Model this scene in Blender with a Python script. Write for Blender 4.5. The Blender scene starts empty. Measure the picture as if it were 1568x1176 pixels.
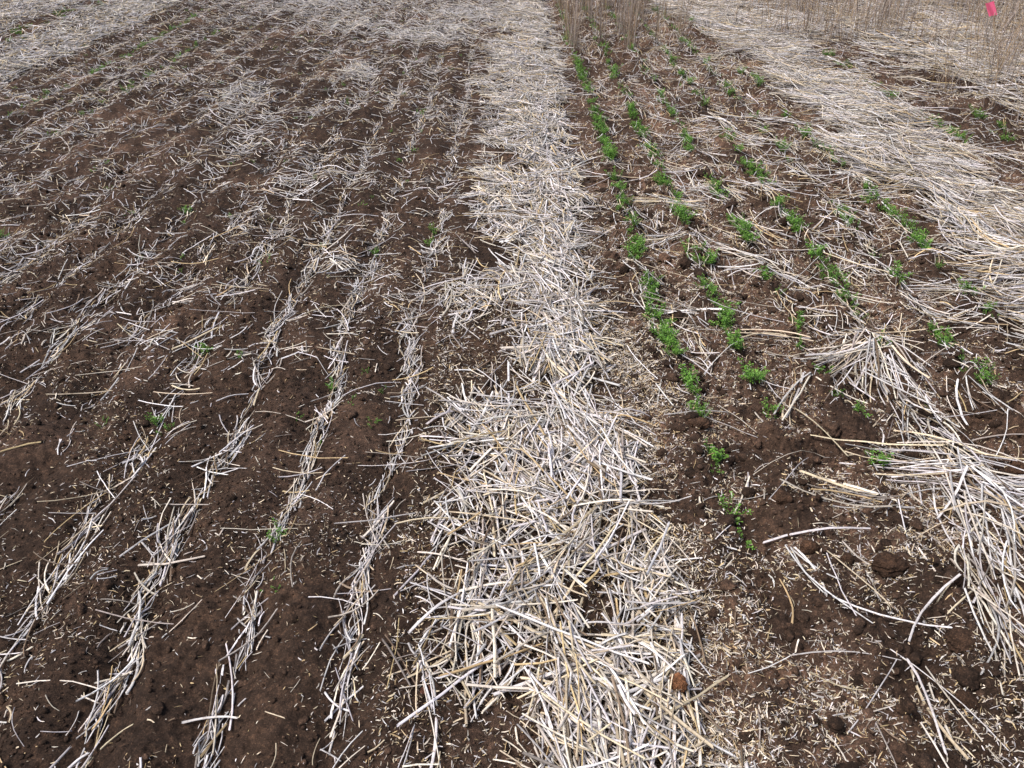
import bpy, math, numpy as np, bmesh
from mathutils import Vector
rng=np.random.default_rng(7)
R=rng.random
pi=math.pi
# ---------------------------------------------------------------- noise
TAB=np.random.default_rng(3).random((8,256,256))
def vn(x,y,s,k=0):
    x=np.asarray(x,float); y=np.asarray(y,float)
    if k>=3:
        c,q=math.cos(k*.7),math.sin(k*.7); x,y=x*c-y*q,x*q+y*c
    x=x/s+37.3*k+500; y=y/s+11.7*k+500
    xi=np.floor(x).astype(int); yi=np.floor(y).astype(int)
    fx=x-xi; fy=y-yi; fx=fx*fx*(3-2*fx); fy=fy*fy*(3-2*fy)
    T=TAB[k%8]; a=xi&255; b=yi&255; a1=(xi+1)&255; b1=(yi+1)&255
    return (T[a,b]*(1-fx)+T[a1,b]*fx)*(1-fy)+(T[a,b1]*(1-fx)+T[a1,b1]*fx)*fy
def smooth(a,b,x):
    t=np.clip((x-a)/(b-a),0,1); return t*t*(3-2*t)
LROWS=[-.355-.25*i for i in range(14)]
RROWS=[.54,.79,1.04,1.29,1.55,1.80]
def wander(x,y):
    return .028*(vn(y*0+3,y,.6,2)-.5)*2+.014*(vn(y*0+3,y,.17,1)-.5)*2
def H(x,y):
    x=np.asarray(x,float); y=np.asarray(y,float)
    near=1-smooth(14,22,np.hypot(x,y))
    c=np.cos((x-wander(x,y)+.355)*2*np.pi/.25)
    fur=-(np.sign(c)*np.abs(c)**1.3)*.013
    fur=fur*(smooth(-.2,-.3,x)*smooth(-3.9,-3.75,x)+1.3*smooth(.4,.5,x)*smooth(2.0,1.9,x)+.15)
    h=fur+(vn(x,y,.9,1)-.5)*.035+(vn(x,y,.16,2)-.5)*.024
    rough=.85+.8*smooth(.38,.7,x)
    rough=rough*(.6+.8*vn(x,y,.3,5))
    def cr(s,k,lo): return np.maximum(vn(x,y,s,k),lo)-lo
    h+=rough*(cr(.070,3,.3)*.024+cr(.038,4,.4)*.022+cr(.021,5,.45)*.018+cr(.012,6,.45)*.011+(vn(x,y,.006,7)-.5)*.003)
    return h*near
# ---------------------------------------------------------------- mesh util
def build(name,V,F,C=None,mat=None,parent=None):
    me=bpy.data.meshes.new(name)
    nv=len(V); nf,k=F.shape
    me.vertices.add(nv); me.vertices.foreach_set("co",V.astype(np.float32).ravel())
    me.loops.add(nf*k); me.loops.foreach_set("vertex_index",F.astype(np.int32).ravel())
    me.polygons.add(nf); me.polygons.foreach_set("loop_start",(np.arange(nf)*k).astype(np.int32))
    me.update(calc_edges=True)
    if C is not None:
        a=me.color_attributes.new("Col",'FLOAT_COLOR','POINT')
        cc=np.ones((nv,4),np.float32); cc[:,:3]=C
        a.data.foreach_set("color",cc.ravel())
    me.validate()
    if mat: me.materials.append(mat)
    ob=bpy.data.objects.new(name,me); bpy.context.scene.collection.objects.link(ob)
    if parent: ob.parent=parent
    return ob
class Bag:
    def __init__(s): s.V=[];s.F=[];s.C=[];s.n=0
    def add(s,V,F,C):
        s.V.append(V); s.F.append(F+s.n); s.C.append(C); s.n+=len(V)
    def make(s,name,mat):
        return build(name,np.concatenate(s.V),np.concatenate(s.F),np.concatenate(s.C),mat)
# palettes (linear): silver, pale grey, cream, straw, golden, weathered, dark
PAL=np.array([[.68,.645,.645],[.54,.51,.50],[.65,.58,.49],[.58,.48,.34],[.50,.37,.20],[.32,.28,.25],[.17,.12,.08]])
def colors(n,w):
    w=np.array(w,float); w/=w.sum()
    c=PAL[rng.choice(len(PAL),n,p=w)]
    return c*(.56+.60*R((n,1)))*(1+.05*(R((n,3))-.5))
def tubes(bag,P0,P1,mid,r,col,rings=5,sides=5,flat=1.0,taper=.85,endcol=None):
    n=len(P0)
    if n==0: return
    d=P1-P0; L=np.linalg.norm(d,axis=1,keepdims=True)+1e-9; d=d/L
    up=np.tile([0,0,1.],(n,1)); up[np.abs(d[:,2])>.8]=[1,0,0]
    s=np.cross(d,up); s/=np.linalg.norm(s,axis=1,keepdims=True)+1e-9
    u=np.cross(s,d)
    t=np.linspace(0,1,rings)
    path=P0[:,None]*(1-t)[None,:,None]+P1[:,None]*t[None,:,None]+mid[:,None]*(4*t*(1-t))[None,:,None]
    path[:,1:-1]+=(R((n,rings-2,3))-.5)*(L*.014)[:,None]
    flat=np.broadcast_to(flat,(n,))
    a=np.arange(sides)*2*np.pi/sides
    ca=np.cos(a)[None]; sa=np.sin(a)[None]*flat[:,None]
    tilt=(R(n)-.5)*1.6
    ox=ca*np.cos(tilt)[:,None]-sa*np.sin(tilt)[:,None]; oy=ca*np.sin(tilt)[:,None]+sa*np.cos(tilt)[:,None]
    rr=r[:,None]*(1-(1-taper)*t)[None]*(1+.16*(R((n,rings))-.5))
    off=ox[:,:,None]*s[:,None]+oy[:,:,None]*u[:,None]
    V=path[:,:,None]+rr[:,:,None,None]*off[:,None]
    rag=(R((n,sides,1))-.3)*(r*2.6)[:,None,None]
    V[:,0]-=rag*d[:,None]; V[:,-1]+=rag[:,::-1]*d[:,None]
    i=np.arange(rings-1)[:,None]; j=np.arange(sides)[None]; j1=(j+1)%sides
    q=np.stack([i*sides+j,i*sides+j1,(i+1)*sides+j1,(i+1)*sides+j],-1).reshape(-1,4)
    F=(q[None]+(np.arange(n)*rings*sides)[:,None,None]).reshape(-1,4)
    C=col[:,None,:]*(.82+.36*R((n,rings)))[:,:,None]
    if endcol is not None: C=C*(1-t[None,:,None])+endcol[:,None]*t[None,:,None]
    C=np.repeat(C[:,:,None],sides,2)*(.84+.32*R((n,1,sides,1)))
    bag.add(V.reshape(-1,3),F,C.reshape(-1,3))
def lay(bag,x,y,ang,L,r,pile,col,flatp=.35,bend=.03,tilt=0.0):
    n=len(x)
    if n==0: return
    dx=np.sin(ang)*L/2; dy=np.cos(ang)*L/2
    fl=np.where(R(n)<flatp,.25,.8)
    rr=r*np.where(fl<.5,1.35,1)
    z0=H(x-dx,y-dy)+rr*.8+pile*(1+.6*(R(n)-.5)); z1=H(x+dx,y+dy)+rr*.8+pile*(1+.6*(R(n)-.5))
    t=tilt*R(n)*np.sign(R(n)-.5)*L; z0+=np.where(t<0,-t,0); z1+=np.where(t>0,t,0)
    zm=H(x,y)+rr*.8+pile
    P0=np.stack([x-dx,y-dy,z0],1); P1=np.stack([x+dx,y+dy,z1],1)
    b=rng.normal(0,bend,n)*L
    mid=np.stack([np.cos(ang)*b,-np.sin(ang)*b,np.maximum(zm-(z0+z1)/2,-.3*pile-.002)],1)
    near=np.hypot(x,y)<4.5
    for m,rg,sd in((near,6,6),(~near,4,4)):
        tubes(bag,P0[m],P1[m],mid[m],rr[m],col[m],rg,sd,fl[m])
def sample(x0,x1,y0,y1,dens,prob=None):
    n=int((x1-x0)*(y1-y0)*dens); x=x0+(x1-x0)*R(n); y=y0+(y1-y0)*R(n)
    if prob is not None:
        k=R(n)<prob(x,y); x,y=x[k],y[k]
    return x,y
def bundle(x,y,ang,kmin,kmax,sp,asd):
    k=rng.integers(kmin,kmax+1,len(x)); idx=np.repeat(np.arange(len(x)),k); n=len(idx)
    a=ang[idx]; X=x[idx]+np.cos(a)*rng.normal(0,sp,n)+np.sin(a)*rng.normal(0,sp*1.8,n)
    Y=y[idx]-np.sin(a)*rng.normal(0,sp,n)+np.cos(a)*rng.normal(0,sp*1.8,n)
    return X,Y,a+rng.normal(0,asd,n),idx
# ---------------------------------------------------------------- materials
def newmat(n):
    m=bpy.data.materials.new(n); m.use_nodes=True; nt=m.node_tree
    return m,nt,nt.nodes["Principled BSDF"]
def N(nt,t,**k):
    nd=nt.nodes.new(t)
    for a,b in k.items(): setattr(nd,a,b)
    return nd
def noise(nt,co,s,d=4,r=.6):
    n=N(nt,"ShaderNodeTexNoise"); n.inputs["Scale"].default_value=s; n.inputs["Detail"].default_value=d; n.inputs["Roughness"].default_value=r
    nt.links.new(co,n.inputs["Vector"]); return n.outputs["Fac"]
def ramp(nt,f,st):
    r=N(nt,"ShaderNodeValToRGB"); e=r.color_ramp.elements
    while len(e)<len(st): e.new(.5)
    for el,(p,c) in zip(e,st): el.position=p; el.color=(*c,1)
    nt.links.new(f,r.inputs[0]); return r.outputs[0]
def mix(nt,a,b,f,bt='MIX'):
    m=N(nt,"ShaderNodeMix",data_type='RGBA',blend_type=bt)
    if isinstance(f,float): m.inputs[0].default_value=f
    else: nt.links.new(f,m.inputs[0])
    nt.links.new(a,m.inputs[6]); nt.links.new(b,m.inputs[7]); return m.outputs[2]
def soilmat(name):
    m,nt,p=newmat(name)
    co=N(nt,"ShaderNodeNewGeometry").outputs["Position"]
    c1=ramp(nt,noise(nt,co,2.6,6,.65),[(.32,(.034,.0215,.0155)),(.52,(.049,.0305,.0215)),(.64,(.072,.044,.030)),(.75,(.11,.067,.045))])
    c2=ramp(nt,noise(nt,co,55,6,.75),[(.3,(.42,.42,.42)),(.52,(1,1,1)),(.72,(2.3,2.15,2.0))])
    c=mix(nt,c1,c2,1.0,'MULTIPLY')
    c3=ramp(nt,noise(nt,co,300,3,.65),[(.3,(.5,.5,.5)),(.58,(1.05,1.05,1.05)),(.74,(2.8,2.6,2.4))])
    c=mix(nt,c,c3,1.0,'MULTIPLY')
    at=N(nt,"ShaderNodeVertexColor",layer_name="Col"); c=mix(nt,c,at.outputs[0],1.0,'MULTIPLY')
    nt.links.new(c,p.inputs["Base Color"]); p.inputs["Roughness"].default_value=.95
    p.inputs["Specular IOR Level"].default_value=.15
    b=N(nt,"ShaderNodeBump"); b.inputs["Strength"].default_value=1.0; b.inputs["Distance"].default_value=.007
    nt.links.new(noise(nt,co,150,6,.8),b.inputs["Height"]); nt.links.new(b.outputs[0],p.inputs["Normal"])
    return m
def strawmat(name):
    m,nt,p=newmat(name)
    at=N(nt,"ShaderNodeVertexColor",layer_name="Col")
    co=N(nt,"ShaderNodeNewGeometry").outputs["Position"]
    c=mix(nt,at.outputs[0],ramp(nt,noise(nt,co,120,4,.7),[(.3,(.55,.48,.42)),(.48,(1,1,1)),(.8,(1.15,1.15,1.15))]),1.0,'MULTIPLY')
    nt.links.new(c,p.inputs["Base Color"]); p.inputs["Roughness"].default_value=.5
    p.inputs["Specular IOR Level"].default_value=.35
    return m
def leafmat(name):
    m,nt,p=newmat(name)
    at=N(nt,"ShaderNodeVertexColor",layer_name="Col")
    nt.links.new(at.outputs[0],p.inputs["Base Color"]); p.inputs["Roughness"].default_value=.5
    tr=N(nt,"ShaderNodeBsdfTranslucent"); nt.links.new(at.outputs[0],tr.inputs[0])
    ms=N(nt,"ShaderNodeMixShader"); ms.inputs[0].default_value=.35
    o=nt.nodes["Material Output"]
    nt.links.new(p.outputs[0],ms.inputs[1]); nt.links.new(tr.outputs[0],ms.inputs[2]); nt.links.new(ms.outputs[0],o.inputs[0])
    return m
M_soil=soilmat("soil"); M_clod=soilmat("clod_soil"); M_straw=strawmat("straw"); M_leaf=leafmat("leaf")
# ---------------------------------------------------------------- ground (one sheet)
def pcr(x,y):
    b=.5+.5*np.cos((x-.54)*2*pi/.25+pi)       # litter collects between the drill rows
    return (.10+1.0*smooth(.36,.68,vn(x,y,.10,2)*.5+vn(x,y,.3,3)*.5))*(.4+.8*b)
s=np.linspace(-1,1,1100); s=np.concatenate([[-60,-15,-5,-2.2,-1.4],s,[1.4,2.2,5,15,60]])
yy=.55*np.exp(np.linspace(0,np.log(15/.55),1000)); yy=np.concatenate([[-12,-4,-1.5,-.3,.2],yy,[16,18,21,26,35,50,80,130,220,400]])
w=1.15+.72*np.clip(yy,0,15)
X=s[None]*w[:,None]; Y=np.repeat(yy[:,None],len(s),1)
Z=H(X,Y); V=np.stack([X,Y,Z],-1).reshape(-1,3)
dust=np.clip(pcr(X,Y),0,1)*smooth(.25,.45,X)*smooth(3.4,2.9,X)
dl=smooth(.55,.8,vn(X,Y,.5,4)*.6+vn(X,Y,.15,5)*.4)*smooth(.3,.1,X)*.5
dd=(dust+dl)[...,None]
Cg=(1+dd*np.array([1.25,1.25,1.3])).reshape(-1,3)
nx=len(s); i=np.arange(len(yy)-1)[:,None]; j=np.arange(nx-1)[None]
F=np.stack([i*nx+j,i*nx+j+1,(i+1)*nx+j+1,(i+1)*nx+j],-1).reshape(-1,4)
build("soil_ground",V,F,Cg,M_soil)
# ---------------------------------------------------------------- central straw strip
def lfe(y): return -.225+.06*(vn(y,y*0,.25,1)-.5)*2+.03*(vn(y,y*0,.08,2)-.5)*2
def rte(y): return .36+.05*(vn(y,y*0+9,.22,2)-.5)*2-.05*np.exp(-((y-2.6)/.4)**2)+.05*smooth(5,8,y)+.06*smooth(1.5,1.1,y)
def bare(x,y):
    return np.maximum(np.exp(-(((x+.07)/.13)**2+((y-2.6)/.22)**2)**1.6),.45*np.exp(-(((x+.13)/.07)**2+((y-3.55)/.2)**2)**1.5))
def pstrip(x,y):
    l,r=lfe(y),rte(y)
    p=smooth(l-.04,l+.06,x)*(1-smooth(r-.06,r+.04,x))
    p*=1-.97*bare(x,y)
    core=np.exp(-((x-(.17+.05*np.sin(y*2.2)))/.13)**2)
    p*=np.clip(.44+.75*core*np.where(y>1.6,1,.8),0,1)
    p*=.24+1.1*smooth(.25,.68,vn(x,y,.15,4)*.7+vn(x,y,.06,5)*.3)
    p*=1-.85*smooth(1.18,1.04,y)*(1-smooth(.0,.15,x))
    return p
mulch=Bag()
PS=[4.5,4.5,4.5,2.6,1.2,2,1.1]
def strip(y0,y1,dens,kb):
    x,y=sample(-.3,.55,y0,y1,dens*.16,pstrip); n=len(x)
    ang=np.where(R(n)<.5,rng.normal(-.1,.45,n),R(n)*np.pi)
    x,y,ang,idx=bundle(x,y,ang,3,kb,.014,.18)
    pl=(R(n)**1.1)[idx]; k=(R(len(x))<.35+.65*(pstrip(x,y)>.12))&(R(len(x))>.93*bare(x,y)); x,y,ang,pl=x[k],y[k],ang[k],pl[k]; n=len(x)
    L=np.clip(rng.gamma(4.5,.034,n),.04,.36)
    edge=(x>.3)|(x<-.16)|(bare(x,y)>.1); L=np.where(edge,L*.7,L)
    thick=.045*(.3+.7*smooth(-.2,.12,x))
    lay(mulch,x,y,ang,L,.0012+.0021*R(n)**1.4,pl*thick,colors(n,PS),.4,.03,.035)
    x,y=sample(-.3,.5,y0,y1,dens*.42,pstrip); n=len(x)
    lay(mulch,x,y,R(n)*pi,np.clip(rng.gamma(3,.035,n),.02,.3)*(1-.5*bare(x,y)),.0011+.0019*R(n),R(n)*thick.mean(),colors(n,PS),.4,.04,.04)
strip(.6,5,4300,7); strip(5,14.5,4700,7)
x,y=sample(.02,.34,1.7,6,850,lambda x,y:np.exp(-((x-.2)/.08)**2)); n=len(x)
lay(mulch,x,y,rng.normal(-.08,.3,n),.07+.17*R(n),.0015+.0017*R(n),.015+.03*R(n),colors(n,[8,4,3,.6,.1,.5,.1]),.4,.03,.02)
mulch.make("straw_mulch_strip",M_straw)
# ---------------------------------------------------------------- left plot
rows=Bag()
for k,X0 in enumerate(LROWS):
    n=int(13.5*(215 if k<3 else 175)); y=.6+13.5*R(n)
    dn=.14+1.25*smooth(.2,.75,vn(y*0+k*5.3,y,.20,3)*.6+vn(y*0+k*3.3,y,.07,4)*.4)
    dn*=np.where(y>4.5,.6,1)*[1,1,.85,.8,.65,.5,.5,.45,.45,.4,.4,.35,.3,.3][k]
    y=y[R(n)<dn]; n=len(y)
    x=X0+wander(0*y,y)+rng.normal(0,.012+.009*(k>2),n)+.020*(vn(y*0+k,y,.1,5)-.5)*2
    ang=rng.normal(.0,.25,n); o=R(n)<.2; ang=np.where(o,R(n)*np.pi,ang)
    L=np.clip(rng.gamma(3.0,.028,n),.02,.26)*np.where(y>3.5,.7,1)
    lay(rows,x,y,ang,L,.0008+.0016*R(n)**1.3,R(n)*.016,colors(n,[5,5,3,2,1,2,1.3]),.45,.06,.07)
def pl(x,y):
    c=vn(x,y,.33,5)*.6+vn(x,y,.12,6)*.4
    p=.22+1.1*smooth(.40,.68,c); p*=.36+.64*smooth(1.8,3.6,y)+.4*smooth(7,9,y)
    return p*.8
x,y=sample(-4.0,-.25,.6,14,1150,pl); n=len(x)
lay(rows,x,y,R(n)*np.pi,np.clip(rng.gamma(2.2,.015,n),.008,.14)*(1+.2*smooth(3,5,y)),(.0006+.0012*R(n))*(1+.4*smooth(3,6,y)),R(n)*.005,colors(n,[6,5,5,3,1.2,1.5,.8]),.4,.06,.06)
x,y=sample(-4.0,-.25,.6,14,34,pl); n=len(x)
x,y,ang,_=bundle(x,y,R(n)*pi,3,7,.016,.5); n=len(x)
lay(rows,x,y,ang,.03+.08*R(n),.0009+.0014*R(n),R(n)*.008,colors(n,[5,5,4,2,1,1.5,1]),.4,.05,.08)
x,y=sample(-4.0,-.25,.6,14,24); n=len(x)
lay(rows,x,y,R(n)*np.pi,.06+.15*R(n),.0010+.0012*R(n),.003+R(n)*.008,colors(n,[4,4,4,4,2,1,0]),.3,.05,.08)
for hx,hy,sx,sy,c in[(-.80,8.3,.35,.3,550),(-1.2,6.9,.12,.25,200),(-1.55,8.9,.5,.5,400),(-.5,9.6,.5,.9,900),(-2.2,10.5,1,.8,1500),(-1.9,6.0,.18,.4,160),(-1.6,5.0,.15,.4,110),(-1.25,2.6,.05,.06,10),(-.75,3.2,.10,.15,34),(-1.1,4.3,.15,.3,80)]:
    x=rng.normal(hx,sx*.6,c); y=rng.normal(hy,sy*.6,c)
    lay(rows,x,y,R(c)*np.pi,.05+.12*R(c),.0015+.0012*R(c),R(c)*.04,colors(c,[6,5,4,1,0,1,.3]),.3,.05,.08)
rows.make("straw_residue_rows",M_straw)
# ---------------------------------------------------------------- side straw bands
side=Bag()
def pL(x,y):
    p=smooth(-3.72,-3.86,x+.12*(vn(x,y,.4,2)-.5)); g=np.exp(-((x+4.75)/.25)**2)*.85
    return p*(1-g)*(.6+.5*vn(x,y,.25,4))
x,y=sample(-8.5,-3.6,3.5,14.5,1200,pL); n=len(x)
lay(side,x,y,np.where(R(n)<.5,rng.normal(0,.4,n),R(n)*np.pi),.07+.16*R(n),.002+.0016*R(n),R(n)*.045,colors(n,[5,4,5,2.5,1,1,.3]),.3,.03,.04)
def bl(y): return 1.90+.14*(vn(y,y*0+4,.5,3)-.5)*2+.06*smooth(5,8,y)-.25*smooth(8,9.5,y)
def br(y): return 2.50+.12*(vn(y,y*0+7,.5,4)-.5)*2+.5*smooth(7.5,9,y)
def pR(x,y): return smooth(bl(y)-.06,bl(y)+.10,x)*(1-smooth(br(y)-.10,br(y)+.06,x))*(.3+.95*smooth(.28,.7,vn(x,y,.2,5)))
x,y=sample(1.6,3.2,.8,14.5,600,pR); n=len(x)
ang=np.where(R(n)<.72,rng.normal(-.75+1.0*(vn(x,y,.5,6)-.5)*2,.3,n),R(n)*np.pi)
x,y,ang,idx=bundle(x,y,ang,3,8,.02,.16); pz=R(n)[idx]; n=len(x)
lay(side,x,y,ang,.10+.26*R(n),.0012+.0019*R(n),pz*.08,colors(n,[4.5,4.5,4.5,2.8,1.2,2,1]),.4,.05,.06)
def pR2(x,y): return smooth(3.15,3.42,x+.3*(vn(x,y,.5,2)-.5)+.4*smooth(7,8.5,y))*(.2+1.1*smooth(.3,.7,vn(x,y,.35,3)))
x,y=sample(2.6,8.5,2.5,14.5,1300,pR2); n=len(x)
lay(side,x,y,rng.normal(-.7,.6,n),.12+.25*R(n),.0018+.0016*R(n),R(n)*.06,colors(n,[4,4,4.5,3,1.5,1.7,1]),.3,.05,.2)
x,y=sample(2.4,3.4,3,9,15,lambda x,y:smooth(.4,.75,vn(x,y,.4,1))); n=len(x)
x,y,ang,_=bundle(x,y,rng.normal(-.8,.4,n),3,10,.03,.35); n=len(x)
lay(side,x,y,ang,.1+.2*R(n),.0014+.0018*R(n),R(n)*.025,colors(n,[4,4,4.5,3,1.5,1.7,1]),.3,.05,.1)
side.make("straw_mulch_band",M_straw)
# ---------------------------------------------------------------- right plot residue
rp=Bag()
def pr(x,y): return (.22+1.1*smooth(.42,.72,vn(x,y,.25,6)))*(.4+.4*smooth(2.2,4,y)+.4*smooth(6,8,y))
x,y=sample(.38,3.4,.6,14,950,pr); n=len(x)
lay(rp,x,y,np.where(R(n)<.4,rng.normal(-.2,.5,n),R(n)*np.pi),np.clip(rng.gamma(2.2,.019,n),.01,.2),.0007+.0014*R(n),R(n)*.007,colors(n,[4,4,5,3,1.5,2,1.6]),.4,.06,.07)
x,y=sample(.4,3.2,.7,10,28); n=len(x)
lay(rp,x,y,R(n)*np.pi,.10+.18*R(n),.0013+.0013*R(n),.004+R(n)*.015,colors(n,[4,4,4,3,1,1,0]),.3,.05,.1)
x,y=sample(.45,1.9,2.6,10,8,lambda x,y:smooth(.45,.75,vn(x,y,.5,3))*smooth(.4,1.0,x)); n=len(x)
x,y,ang,_=bundle(x,y,rng.normal(-.6,.9,n),5,14,.03,.35); n=len(x)
lay(rp,x,y,ang,.08+.16*R(n),.0010+.0015*R(n),R(n)*.02,colors(n,[5,4,5,2.5,1,1,.5]),.4,.05,.08)
def fan(x0,y0,a0,sd,n,L0,L1,lift=.02,w=.02,pal=(6,5,4.5,1.6,.7,2,.8),r0=.0013):
    a=rng.normal(a0,sd,n); L=L0+(L1-L0)*R(n)
    xs=x0+rng.normal(0,w,n)+np.sin(a)*L/2; ys=y0+rng.normal(0,w,n)+np.cos(a)*L/2
    lay(rp,xs,ys,a,L,r0+.0018*R(n),R(n)**1.5*lift,colors(n,list(pal)),.35,.05,.12)
fan(1.24,2.52,pi*1.13,.34,34,.12,.34,.04,.035)
fan(1.24,2.42,pi*.99,.32,40,.08,.28,.05,.045)
fan(1.25,2.22,pi*.98,.36,34,.08,.24,.04,.045)
fan(1.23,2.02,pi*.99,.4,30,.08,.26,.04,.045)
fan(1.27,1.83,-pi*.46,.15,22,.14,.44,.04,.05)
fan(1.23,1.76,pi*.99,.42,52,.10,.30,.05,.05)
fan(1.17,1.55,pi*1.04,.36,36,.10,.28,.05,.04)
fan(1.13,1.36,pi*1.04,.36,28,.10,.28,.04,.04)
fan(1.50,1.75,-pi*.42,.4,44,.12,.34,.05,.07)
fan(1.22,2.5,pi*1.38,.25,14,.12,.30,.03,.02)
fan(1.48,2.32,pi*1.02,.2,12,.12,.25,.03,.02)
fan(1.05,1.72,-pi*.45,.25,12,.10,.3,.02,.03)
fan(.93,3.9,-pi*.42,.12,32,.2,.36,.03,.015,(3,3,4,6,2,0,0))
fan(.80,2.80,-pi*.42,.1,7,.2,.4,.02,.01)
fan(.98,2.35,pi*1.17,.07,4,.25,.35,.02,.01)
fan(.72,1.55,pi*.95,.15,5,.15,.3,.02,.02)
fan(.86,1.2,pi*.97,.15,5,.2,.3,.02,.03)
x,y=sample(.9,1.9,2.4,5.5,20); n=len(x)
x,y,ang,_=bundle(x,y,rng.normal(-1.0,.4,n),2,6,.015,.2); n=len(x)
lay(rp,x,y,ang,.12+.2*R(n),.0012+.0016*R(n),.01+.02*R(n),colors(n,[4,4,4,3,1,1,0]),.35,.05,.1)
for X0 in RROWS+[.665,.915,1.165,1.42,1.68]:
    n=850; y=2.3+11*R(n); y=y[R(n)<1.2*smooth(.35,.8,vn(y*0+X0*9,y,.25,3))]; n=len(y)
    lay(rp,X0+rng.normal(0,.03,n),y,rng.normal(-.05,.4,n),.04+.12*R(n),.0011+.0014*R(n),R(n)*.012,colors(n,[4,4,5,3,1.5,2,1.2]),.4,.06,.1)
rp.make("straw_residue",M_straw)
# ---------------------------------------------------------------- chaff
chaff=Bag()
def addchaff(x,y,sz,pile=.004,wm=1.0):
    n=len(x); a=R(n)*2*np.pi; L=sz*np.clip(rng.gamma(2.2,.42,n),.2,3); wd=wm*(.0004+.0011*R(n)**1.5*(sz/.010))
    z=H(x,y)+.002+pile*R(n)
    ux,uy=np.cos(a),np.sin(a)
    def pt(t,sg,up,wf):
        return np.stack([x+ux*L*t-uy*wd*sg*wf+uy*bd*(1-4*t*t),y+uy*L*t+ux*wd*sg*wf-ux*bd*(1-4*t*t),z+tz*t*2+up*(1-4*t*t)+sg*ts],1)
    tz=(R(n)-.5)*L*.6; ts=(R(n)-.5)*wd*1.6; bd=(R(n)-.5)*L*.25; up=(R(n)-.2)*L*.12
    V=np.stack([pt(-.5,-1,up,.5),pt(-.5,1,up,.4),pt(0,1,up,1),pt(0,-1,up,1),pt(.5,1,up,.3),pt(.5,-1,up,.5)],1)
    F=(np.array([[0,3,2,1],[3,5,4,2]])[None]+(6*np.arange(n))[:,None,None]).reshape(-1,4)
    c=colors(n,[1.5,2,5,5,3,2,2.5])
    chaff.add(V.reshape(-1,3),F,np.repeat(c,6,0))
def pc(x,y): return (.12+.95*smooth(.4,.75,vn(x,y,.12,2)*.5+vn(x,y,.4,3)*.5))
x,y=sample(-2.8,-.2,.6,4.2,9000,pc); addchaff(x,y,.008)
x,y=sample(.3,2.4,.6,4.2,24000,pcr); addchaff(x,y,.009,.006)
x,y=sample(.30,.66,.6,2.8,30000,lambda x,y:smooth(.35,.65,vn(x,y,.13,5))*(1-smooth(.42,.66,x))); addchaff(x,y,.012,.008)
x,y=sample(.6,1.5,.7,2.0,22000,lambda x,y:smooth(.48,.75,vn(x,y,.16,6))); addchaff(x,y,.010,.006)
x,y=sample(-.28,.45,.6,3,9000); addchaff(x,y,.011,.006)
x,y=sample(-4,-.25,4.2,13,1800,pc); addchaff(x,y,.016)
x,y=sample(.4,3.4,4.2,13,5500,pcr); addchaff(x,y,.016,.004,1.1)
chaff.make("chaff_litter",M_straw)
# ---------------------------------------------------------------- clods
def ico(sub):
    bm=bmesh.new(); bmesh.ops.create_icosphere(bm,subdivisions=sub,radius=1)
    v=np.array([q.co[:] for q in bm.verts]); f=np.array([[q.index for q in ff.verts] for ff in bm.faces]); bm.free(); return v,f
clods=Bag()
def addclods(x,y,size,sub,amp=.35,tint=None):
    v,f=ico(sub); n=len(x)
    sc=size[:,None]*(.7+.6*R((n,3))); sc[:,2]*=.75
    D=np.zeros((n,len(v)))
    for o in range(5 if sub>2 else 2):
        k=rng.normal(0,1.4*(1.6**o),(n,3)); ph=R(n)*6.28
        D+=np.sin(v@k.T+ph).T*amp/(1.35**o)*.5
    D+=(R((n,len(v)))-.5)*(.3 if sub==1 else .16)
    P=v[None]*(1+D)[:,:,None]*sc[:,None]
    a=R(n)*6.28; c,s_=np.cos(a)[:,None],np.sin(a)[:,None]
    Q=np.stack([P[:,:,0]*c-P[:,:,1]*s_+x[:,None],P[:,:,0]*s_+P[:,:,1]*c+y[:,None],P[:,:,2]+(H(x,y)+sc[:,2]*.3)[:,None]],-1)
    F=(f[None]+(np.arange(n)*len(v))[:,None,None]).reshape(-1,3)
    col=np.ones((n,3))*(.7+1.3*R((n,1))**1.6) if tint is None else tint
    clods.add(Q.reshape(-1,3),F,np.repeat(col,len(v),0))
x,y=sample(-2.2,1.9,.6,3.6,6500,lambda x,y:.15+.9*smooth(.3,.7,vn(x,y,.3,1))); addclods(x,y,.0014+.0038*R(len(x))**3,1)
x,y=sample(-2.2,1.9,.6,3.6,800,lambda x,y:np.where(x>.35,1,.5)); addclods(x,y,.0025+.005*R(len(x))**2.5,2)
x,y=sample(.4,1.9,.6,4.5,650,lambda x,y:.3+vn(x,y,.3,2)); addclods(x,y,.003+.013*R(len(x))**2.5,3)
x,y=sample(.4,1.9,.6,4.5,40); addclods(x,y,.010+.018*R(len(x))**2,4,.3)
x,y=sample(-2.6,-.25,.6,4.5,100); addclods(x,y,.004+.009*R(len(x))**2,3)
big=np.array([[.36,1.10,.021],[.57,2.08,.026],[.74,1.53,.022],[.84,1.52,.02],[.92,1.48,.03],[1.12,1.35,.028],[1.0,1.25,.03],[1.17,1.22,.026],[.95,1.12,.024],[1.05,1.42,.022],[1.46,1.9,.03],[.72,1.72,.02],[2.46,4.4,.05],[1.35,2.05,.026],[-1.25,2.22,.014],[-.18,1.14,.012]])
tint=np.tile([1.5,1.4,1.3],(len(big),1)); tint[0]=[4.2,3.4,2.6]; tint[14]=[2.2,1.9,1.7]; tint[2]=[2,1.8,1.6]; tint[15]=[4,3,3];tint[1]=[1.9,1.8,1.7]
addclods(big[:,0],big[:,1],big[:,2],5,.30,tint)
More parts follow.
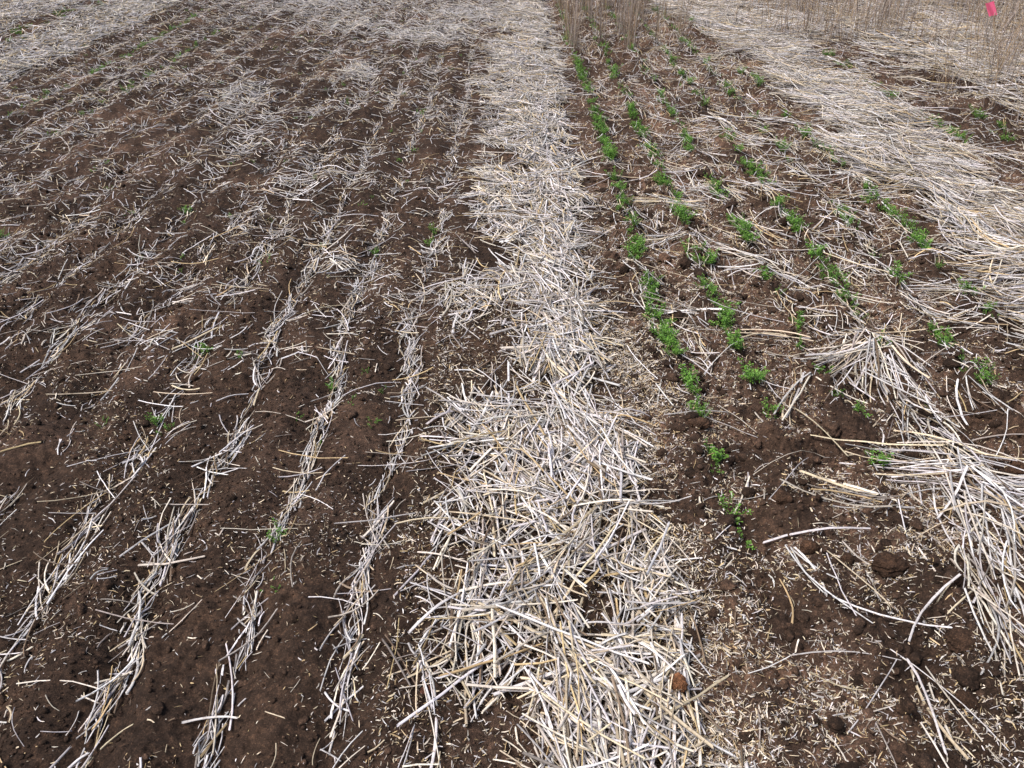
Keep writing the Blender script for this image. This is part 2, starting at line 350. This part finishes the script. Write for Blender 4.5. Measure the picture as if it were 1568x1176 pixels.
# the pale clod lies on top of the straw
addclods(np.array([.345]),np.array([1.13]),np.array([.019]),5,.25,np.array([[4.6,3.4,2.4]]))
clods.V[-1][:,2]+=.035
clods.make("soil_clods",M_clod)
# ---------------------------------------------------------------- seedlings
def seedlings(name,px,py,size):
    LV=[];LC=[]; stems=Bag()
    for x0,y0,S in zip(px,py,size):
        z0=float(H(x0,y0)); ns=int(4+5*R())
        a=R(ns)*6.28; lean=.2+.8*R(ns); Ls=S*(.5+.7*R(ns))
        bx=x0+rng.normal(0,.008,ns); by=y0+rng.normal(0,.014,ns)
        base=np.stack([bx,by,np.full(ns,z0)],1)
        d=np.stack([np.cos(a)*np.sin(lean),np.sin(a)*np.sin(lean),np.cos(lean)],1)
        tip=base+d*Ls[:,None]
        c0=np.tile([.10,.18,.035],(ns,1))
        tubes(stems,base,tip,np.zeros((ns,3)),np.full(ns,.0010),c0,3,3,1.0,.6)
        K=9; t=(.3+.75*np.arange(K)/(K-1))
        nodes=(base[:,None]+d[:,None]*(Ls[:,None]*t[None])[:,:,None])
        nodes=np.repeat(nodes[:,:,None],3,2)
        M=ns*K*3; nd=nodes.reshape(M,3)
        th=R(M)*6.28; el=rng.normal(.3,.35,M)
        ld=np.stack([np.cos(th)*np.cos(el),np.sin(th)*np.cos(el),np.sin(el)],1)
        sd=np.cross(ld,[0,0,1.]); sd/=np.linalg.norm(sd,axis=1,keepdims=True)+1e-9
        up=np.cross(sd,ld)
        ll=(S*.15*(.7+.6*R(M)))[:,None]
        st=nd+ld*(R((M,1))*S*.10)
        A=st; B=st+ld*ll*.55+sd*ll*.28+up*ll*.1; Cc=st+ld*ll; D=st+ld*ll*.55-sd*ll*.28+up*ll*.1
        LV.append(np.stack([A,B,Cc,D],1).reshape(-1,3))
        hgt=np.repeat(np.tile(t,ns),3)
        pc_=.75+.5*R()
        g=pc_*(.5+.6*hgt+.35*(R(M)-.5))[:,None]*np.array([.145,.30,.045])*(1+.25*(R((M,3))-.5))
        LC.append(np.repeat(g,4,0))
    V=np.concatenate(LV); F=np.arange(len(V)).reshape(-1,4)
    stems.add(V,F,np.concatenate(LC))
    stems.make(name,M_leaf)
def rowplants(X0,segs,sx=.016,S=.062,extra=0):
    xs=[];ys=[];ss=[]
    for a,b,d in segs:
        n=max(1,int(round((b-a)*d*1.15))); y=a+(b-a)*R(n)
        xs+=list(X0(y)+rng.normal(0,sx,n)); ys+=list(y); ss+=list(S*(.4+.8*R(n)))
    if extra:
        y=2.1+9*R(extra); xs+=list(X0(y)+rng.normal(0,.025,extra)); ys+=list(y); ss+=list(S*(.3+.5*R(extra)))
    return xs,ys,ss
rowsdef=[
 (lambda y:.545+.03*smooth(3.2,2.2,y)-.02*smooth(6,9,y),[(1.58,1.63,20),(1.68,1.72,25),(1.81,1.93,25),(2.10,2.17,30),(2.25,2.36,40),(2.5,2.55,50),(2.58,2.72,45),(2.74,2.86,50),(2.92,3.12,45),(3.3,3.45,35),(3.5,3.7,25),(3.8,4.6,22),(4.6,5.9,30),(6.0,13,11)]),
 (lambda y:.792+0*y,[(2.29,2.37,60),(2.5,2.55,50),(2.62,2.68,50),(2.72,2.86,40),(2.88,3.05,45),(3.2,3.35,40),(3.65,3.85,50),(3.9,4.1,30),(4.1,4.9,26),(5.0,5.7,28),(6,7.5,10),(7.5,13,6)]),
 (lambda y:1.04+0*y,[(1.88,1.97,25),(2.3,2.36,18),(2.7,2.8,26),(3.0,3.15,32),(3.4,3.75,38),(4.0,4.4,20),(4.7,5.1,24),(5.2,6.2,11),(6.5,12,6)]),
 (lambda y:1.29+0*y,[(2.5,2.7,14),(2.9,3.15,36),(3.2,3.35,34),(3.55,3.95,38),(4.2,5.2,14),(5.8,7,9),(7,12,5)]),
 (lambda y:1.555+0*y,[(2.33,2.45,42),(2.57,2.72,50),(2.9,3.1,20),(3.55,3.9,24),(4.5,5.5,9),(6,11,5)]),
 (lambda y:1.80+0*y,[(2.3,2.4,18),(2.7,3.0,12),(3.35,3.65,30),(3.7,4.2,30),(4.5,5.5,12),(6,6.8,12),(8,11,5)]),
 (lambda y:2.66+0*y,[(4.9,5.6,30),(6,7.5,16)]),
 (lambda y:2.98+0*y,[(4.0,4.8,28),(5,5.6,14)]),
 (lambda y:-.605+0*y,[(1.42,1.46,30),(1.56,1.62,16),(2.3,2.34,40),(3.4,3.5,14),(2.0,2.05,16),(5,6,3)]),
 (lambda y:-.36+0*y,[(3.6,3.66,30),(3.5,3.55,20)]),
 (lambda y:-1.09+0*y,[(2.5,2.6,10),(2.1,2.15,25)]),
 (lambda y:-1.6+0*y,[(3.9,4.0,30)]),
 (lambda y:-2.36+0*y,[(3.6,3.8,10)]),
 (lambda y:-2.85+0*y,[(5,9,7)]),
 (lambda y:-3.33+0*y,[(5,7,8),(7,9.6,22)]),
 (lambda y:-4.7+.15*np.sin(y*7),[(6,12,26)]),
]
for f,sg in rowsdef:
    x,y,sz=rowplants(f,sg,S=.050 if f(3.0)>0 else .034,extra=24 if .5<f(3.0)<2 else 0)
    seedlings("pulse_seedling_row",x,y,sz)
x,y=sample(-4,-.3,2,10,7); seedlings("scattered_seedlings",x,y,.010+.016*R(len(x)))
# ---------------------------------------------------------------- standing stubble
stb=Bag()
def stand(x,y,h0,h1,lean,sd=.12):
    n=len(x); h=h0+(h1-h0)*R(n)
    lx=rng.normal(lean,sd,n)*h; ly=rng.normal(0,sd,n)*h
    z=H(x,y)-.005
    P0=np.stack([x,y,z],1); P1=np.stack([x+lx,y+ly,z+h],1)
    mid=rng.normal(0,.015,(n,3))*h[:,None]
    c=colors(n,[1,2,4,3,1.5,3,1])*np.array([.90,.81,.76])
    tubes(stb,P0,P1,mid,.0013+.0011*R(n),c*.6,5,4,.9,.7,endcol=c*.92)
xs=[];ys=[]
for X0 in[.54,.79,1.04,1.29,1.55]:
    nc=15; cy=7.65+.25*abs(X0-.8)+6*R(nc)**1.2
    for c in cy:
        k=int(10+20*R()); xs+=list(X0+rng.normal(0,.03,k)); ys+=list(c+rng.normal(0,.06,k))
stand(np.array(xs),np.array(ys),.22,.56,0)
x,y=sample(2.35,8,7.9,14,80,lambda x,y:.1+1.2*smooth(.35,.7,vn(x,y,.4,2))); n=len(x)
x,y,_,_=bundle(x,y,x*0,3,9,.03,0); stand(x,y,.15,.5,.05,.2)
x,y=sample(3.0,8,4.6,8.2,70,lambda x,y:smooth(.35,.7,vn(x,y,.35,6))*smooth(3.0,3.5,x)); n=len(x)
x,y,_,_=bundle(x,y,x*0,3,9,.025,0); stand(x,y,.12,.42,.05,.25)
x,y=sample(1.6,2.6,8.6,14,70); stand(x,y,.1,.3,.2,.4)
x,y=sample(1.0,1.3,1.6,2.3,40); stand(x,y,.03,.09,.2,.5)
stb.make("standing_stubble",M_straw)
# ---------------------------------------------------------------- marker flag
flag=bpy.data.objects.new("marker_flag",None); bpy.context.scene.collection.objects.link(flag)
fx,fy=4.06,7.8; fz=float(H(fx,fy)); flag.location=(fx,fy,fz)
m,nt,p=newmat("flag_pink"); p.inputs["Base Color"].default_value=(.98,.16,.30,1); p.inputs["Roughness"].default_value=.5
mw,nt,p=newmat("wire"); p.inputs["Base Color"].default_value=(.25,.24,.23,1); p.inputs["Metallic"].default_value=.6
b=Bag(); tubes(b,np.array([[.09,0,-.03]]),np.array([[.035,0,.40]]),np.zeros((1,3)),np.array([.0015]),np.ones((1,3)),6,6)
build("wire",np.concatenate(b.V),np.concatenate(b.F),None,mw,parent=flag)
u,v=np.meshgrid(np.linspace(0,1,9),np.linspace(0,1,7))
fu=u*.06; fv=v*.125
P=np.stack([.062+fu*.95-fv*.5, -.004+.006*np.sin(u*7+v*2)-.02*u, .265+fu*.35+fv*.85],-1).reshape(-1,3)
i=np.arange(6)[:,None]; j=np.arange(8)[None]
F=np.stack([i*9+j,i*9+j+1,(i+1)*9+j+1,(i+1)*9+j],-1).reshape(-1,4)
build("flag",P,F,None,m,parent=flag)
# ---------------------------------------------------------------- light
sc=bpy.context.scene
W=bpy.data.worlds.new("World"); sc.world=W; W.use_nodes=True; nt=W.node_tree
sky=nt.nodes.new("ShaderNodeTexSky"); sky.sky_type='NISHITA'; sky.sun_disc=False
EL,AZ=math.radians(58),math.radians(-115)
sky.sun_elevation=EL; sky.sun_rotation=AZ; sky.dust_density=4
bg=nt.nodes["Background"]; bg.inputs[1].default_value=.15; nt.links.new(sky.outputs[0],bg.inputs[0])
L=bpy.data.lights.new("sun",'SUN'); L.energy=4.3; L.angle=math.radians(20); L.color=(1,.96,.92)
lo=bpy.data.objects.new("sun",L); sc.collection.objects.link(lo)
lo.rotation_euler=Vector((math.sin(AZ)*math.cos(EL),math.cos(AZ)*math.cos(EL),math.sin(EL))).to_track_quat('Z','Y').to_euler()
# ---------------------------------------------------------------- camera
cd=bpy.data.cameras.new("camera"); co=bpy.data.objects.new("camera",cd); sc.collection.objects.link(co); sc.camera=co
co.location=(0,0,1.5); co.rotation_euler=(math.radians(90-32.6),0,0)
cd.sensor_width=36; cd.lens=29.4; cd.clip_end=1000; cd.clip_start=.05
sc.view_settings.view_transform='Standard'; sc.view_settings.look='None'; sc.view_settings.exposure=0
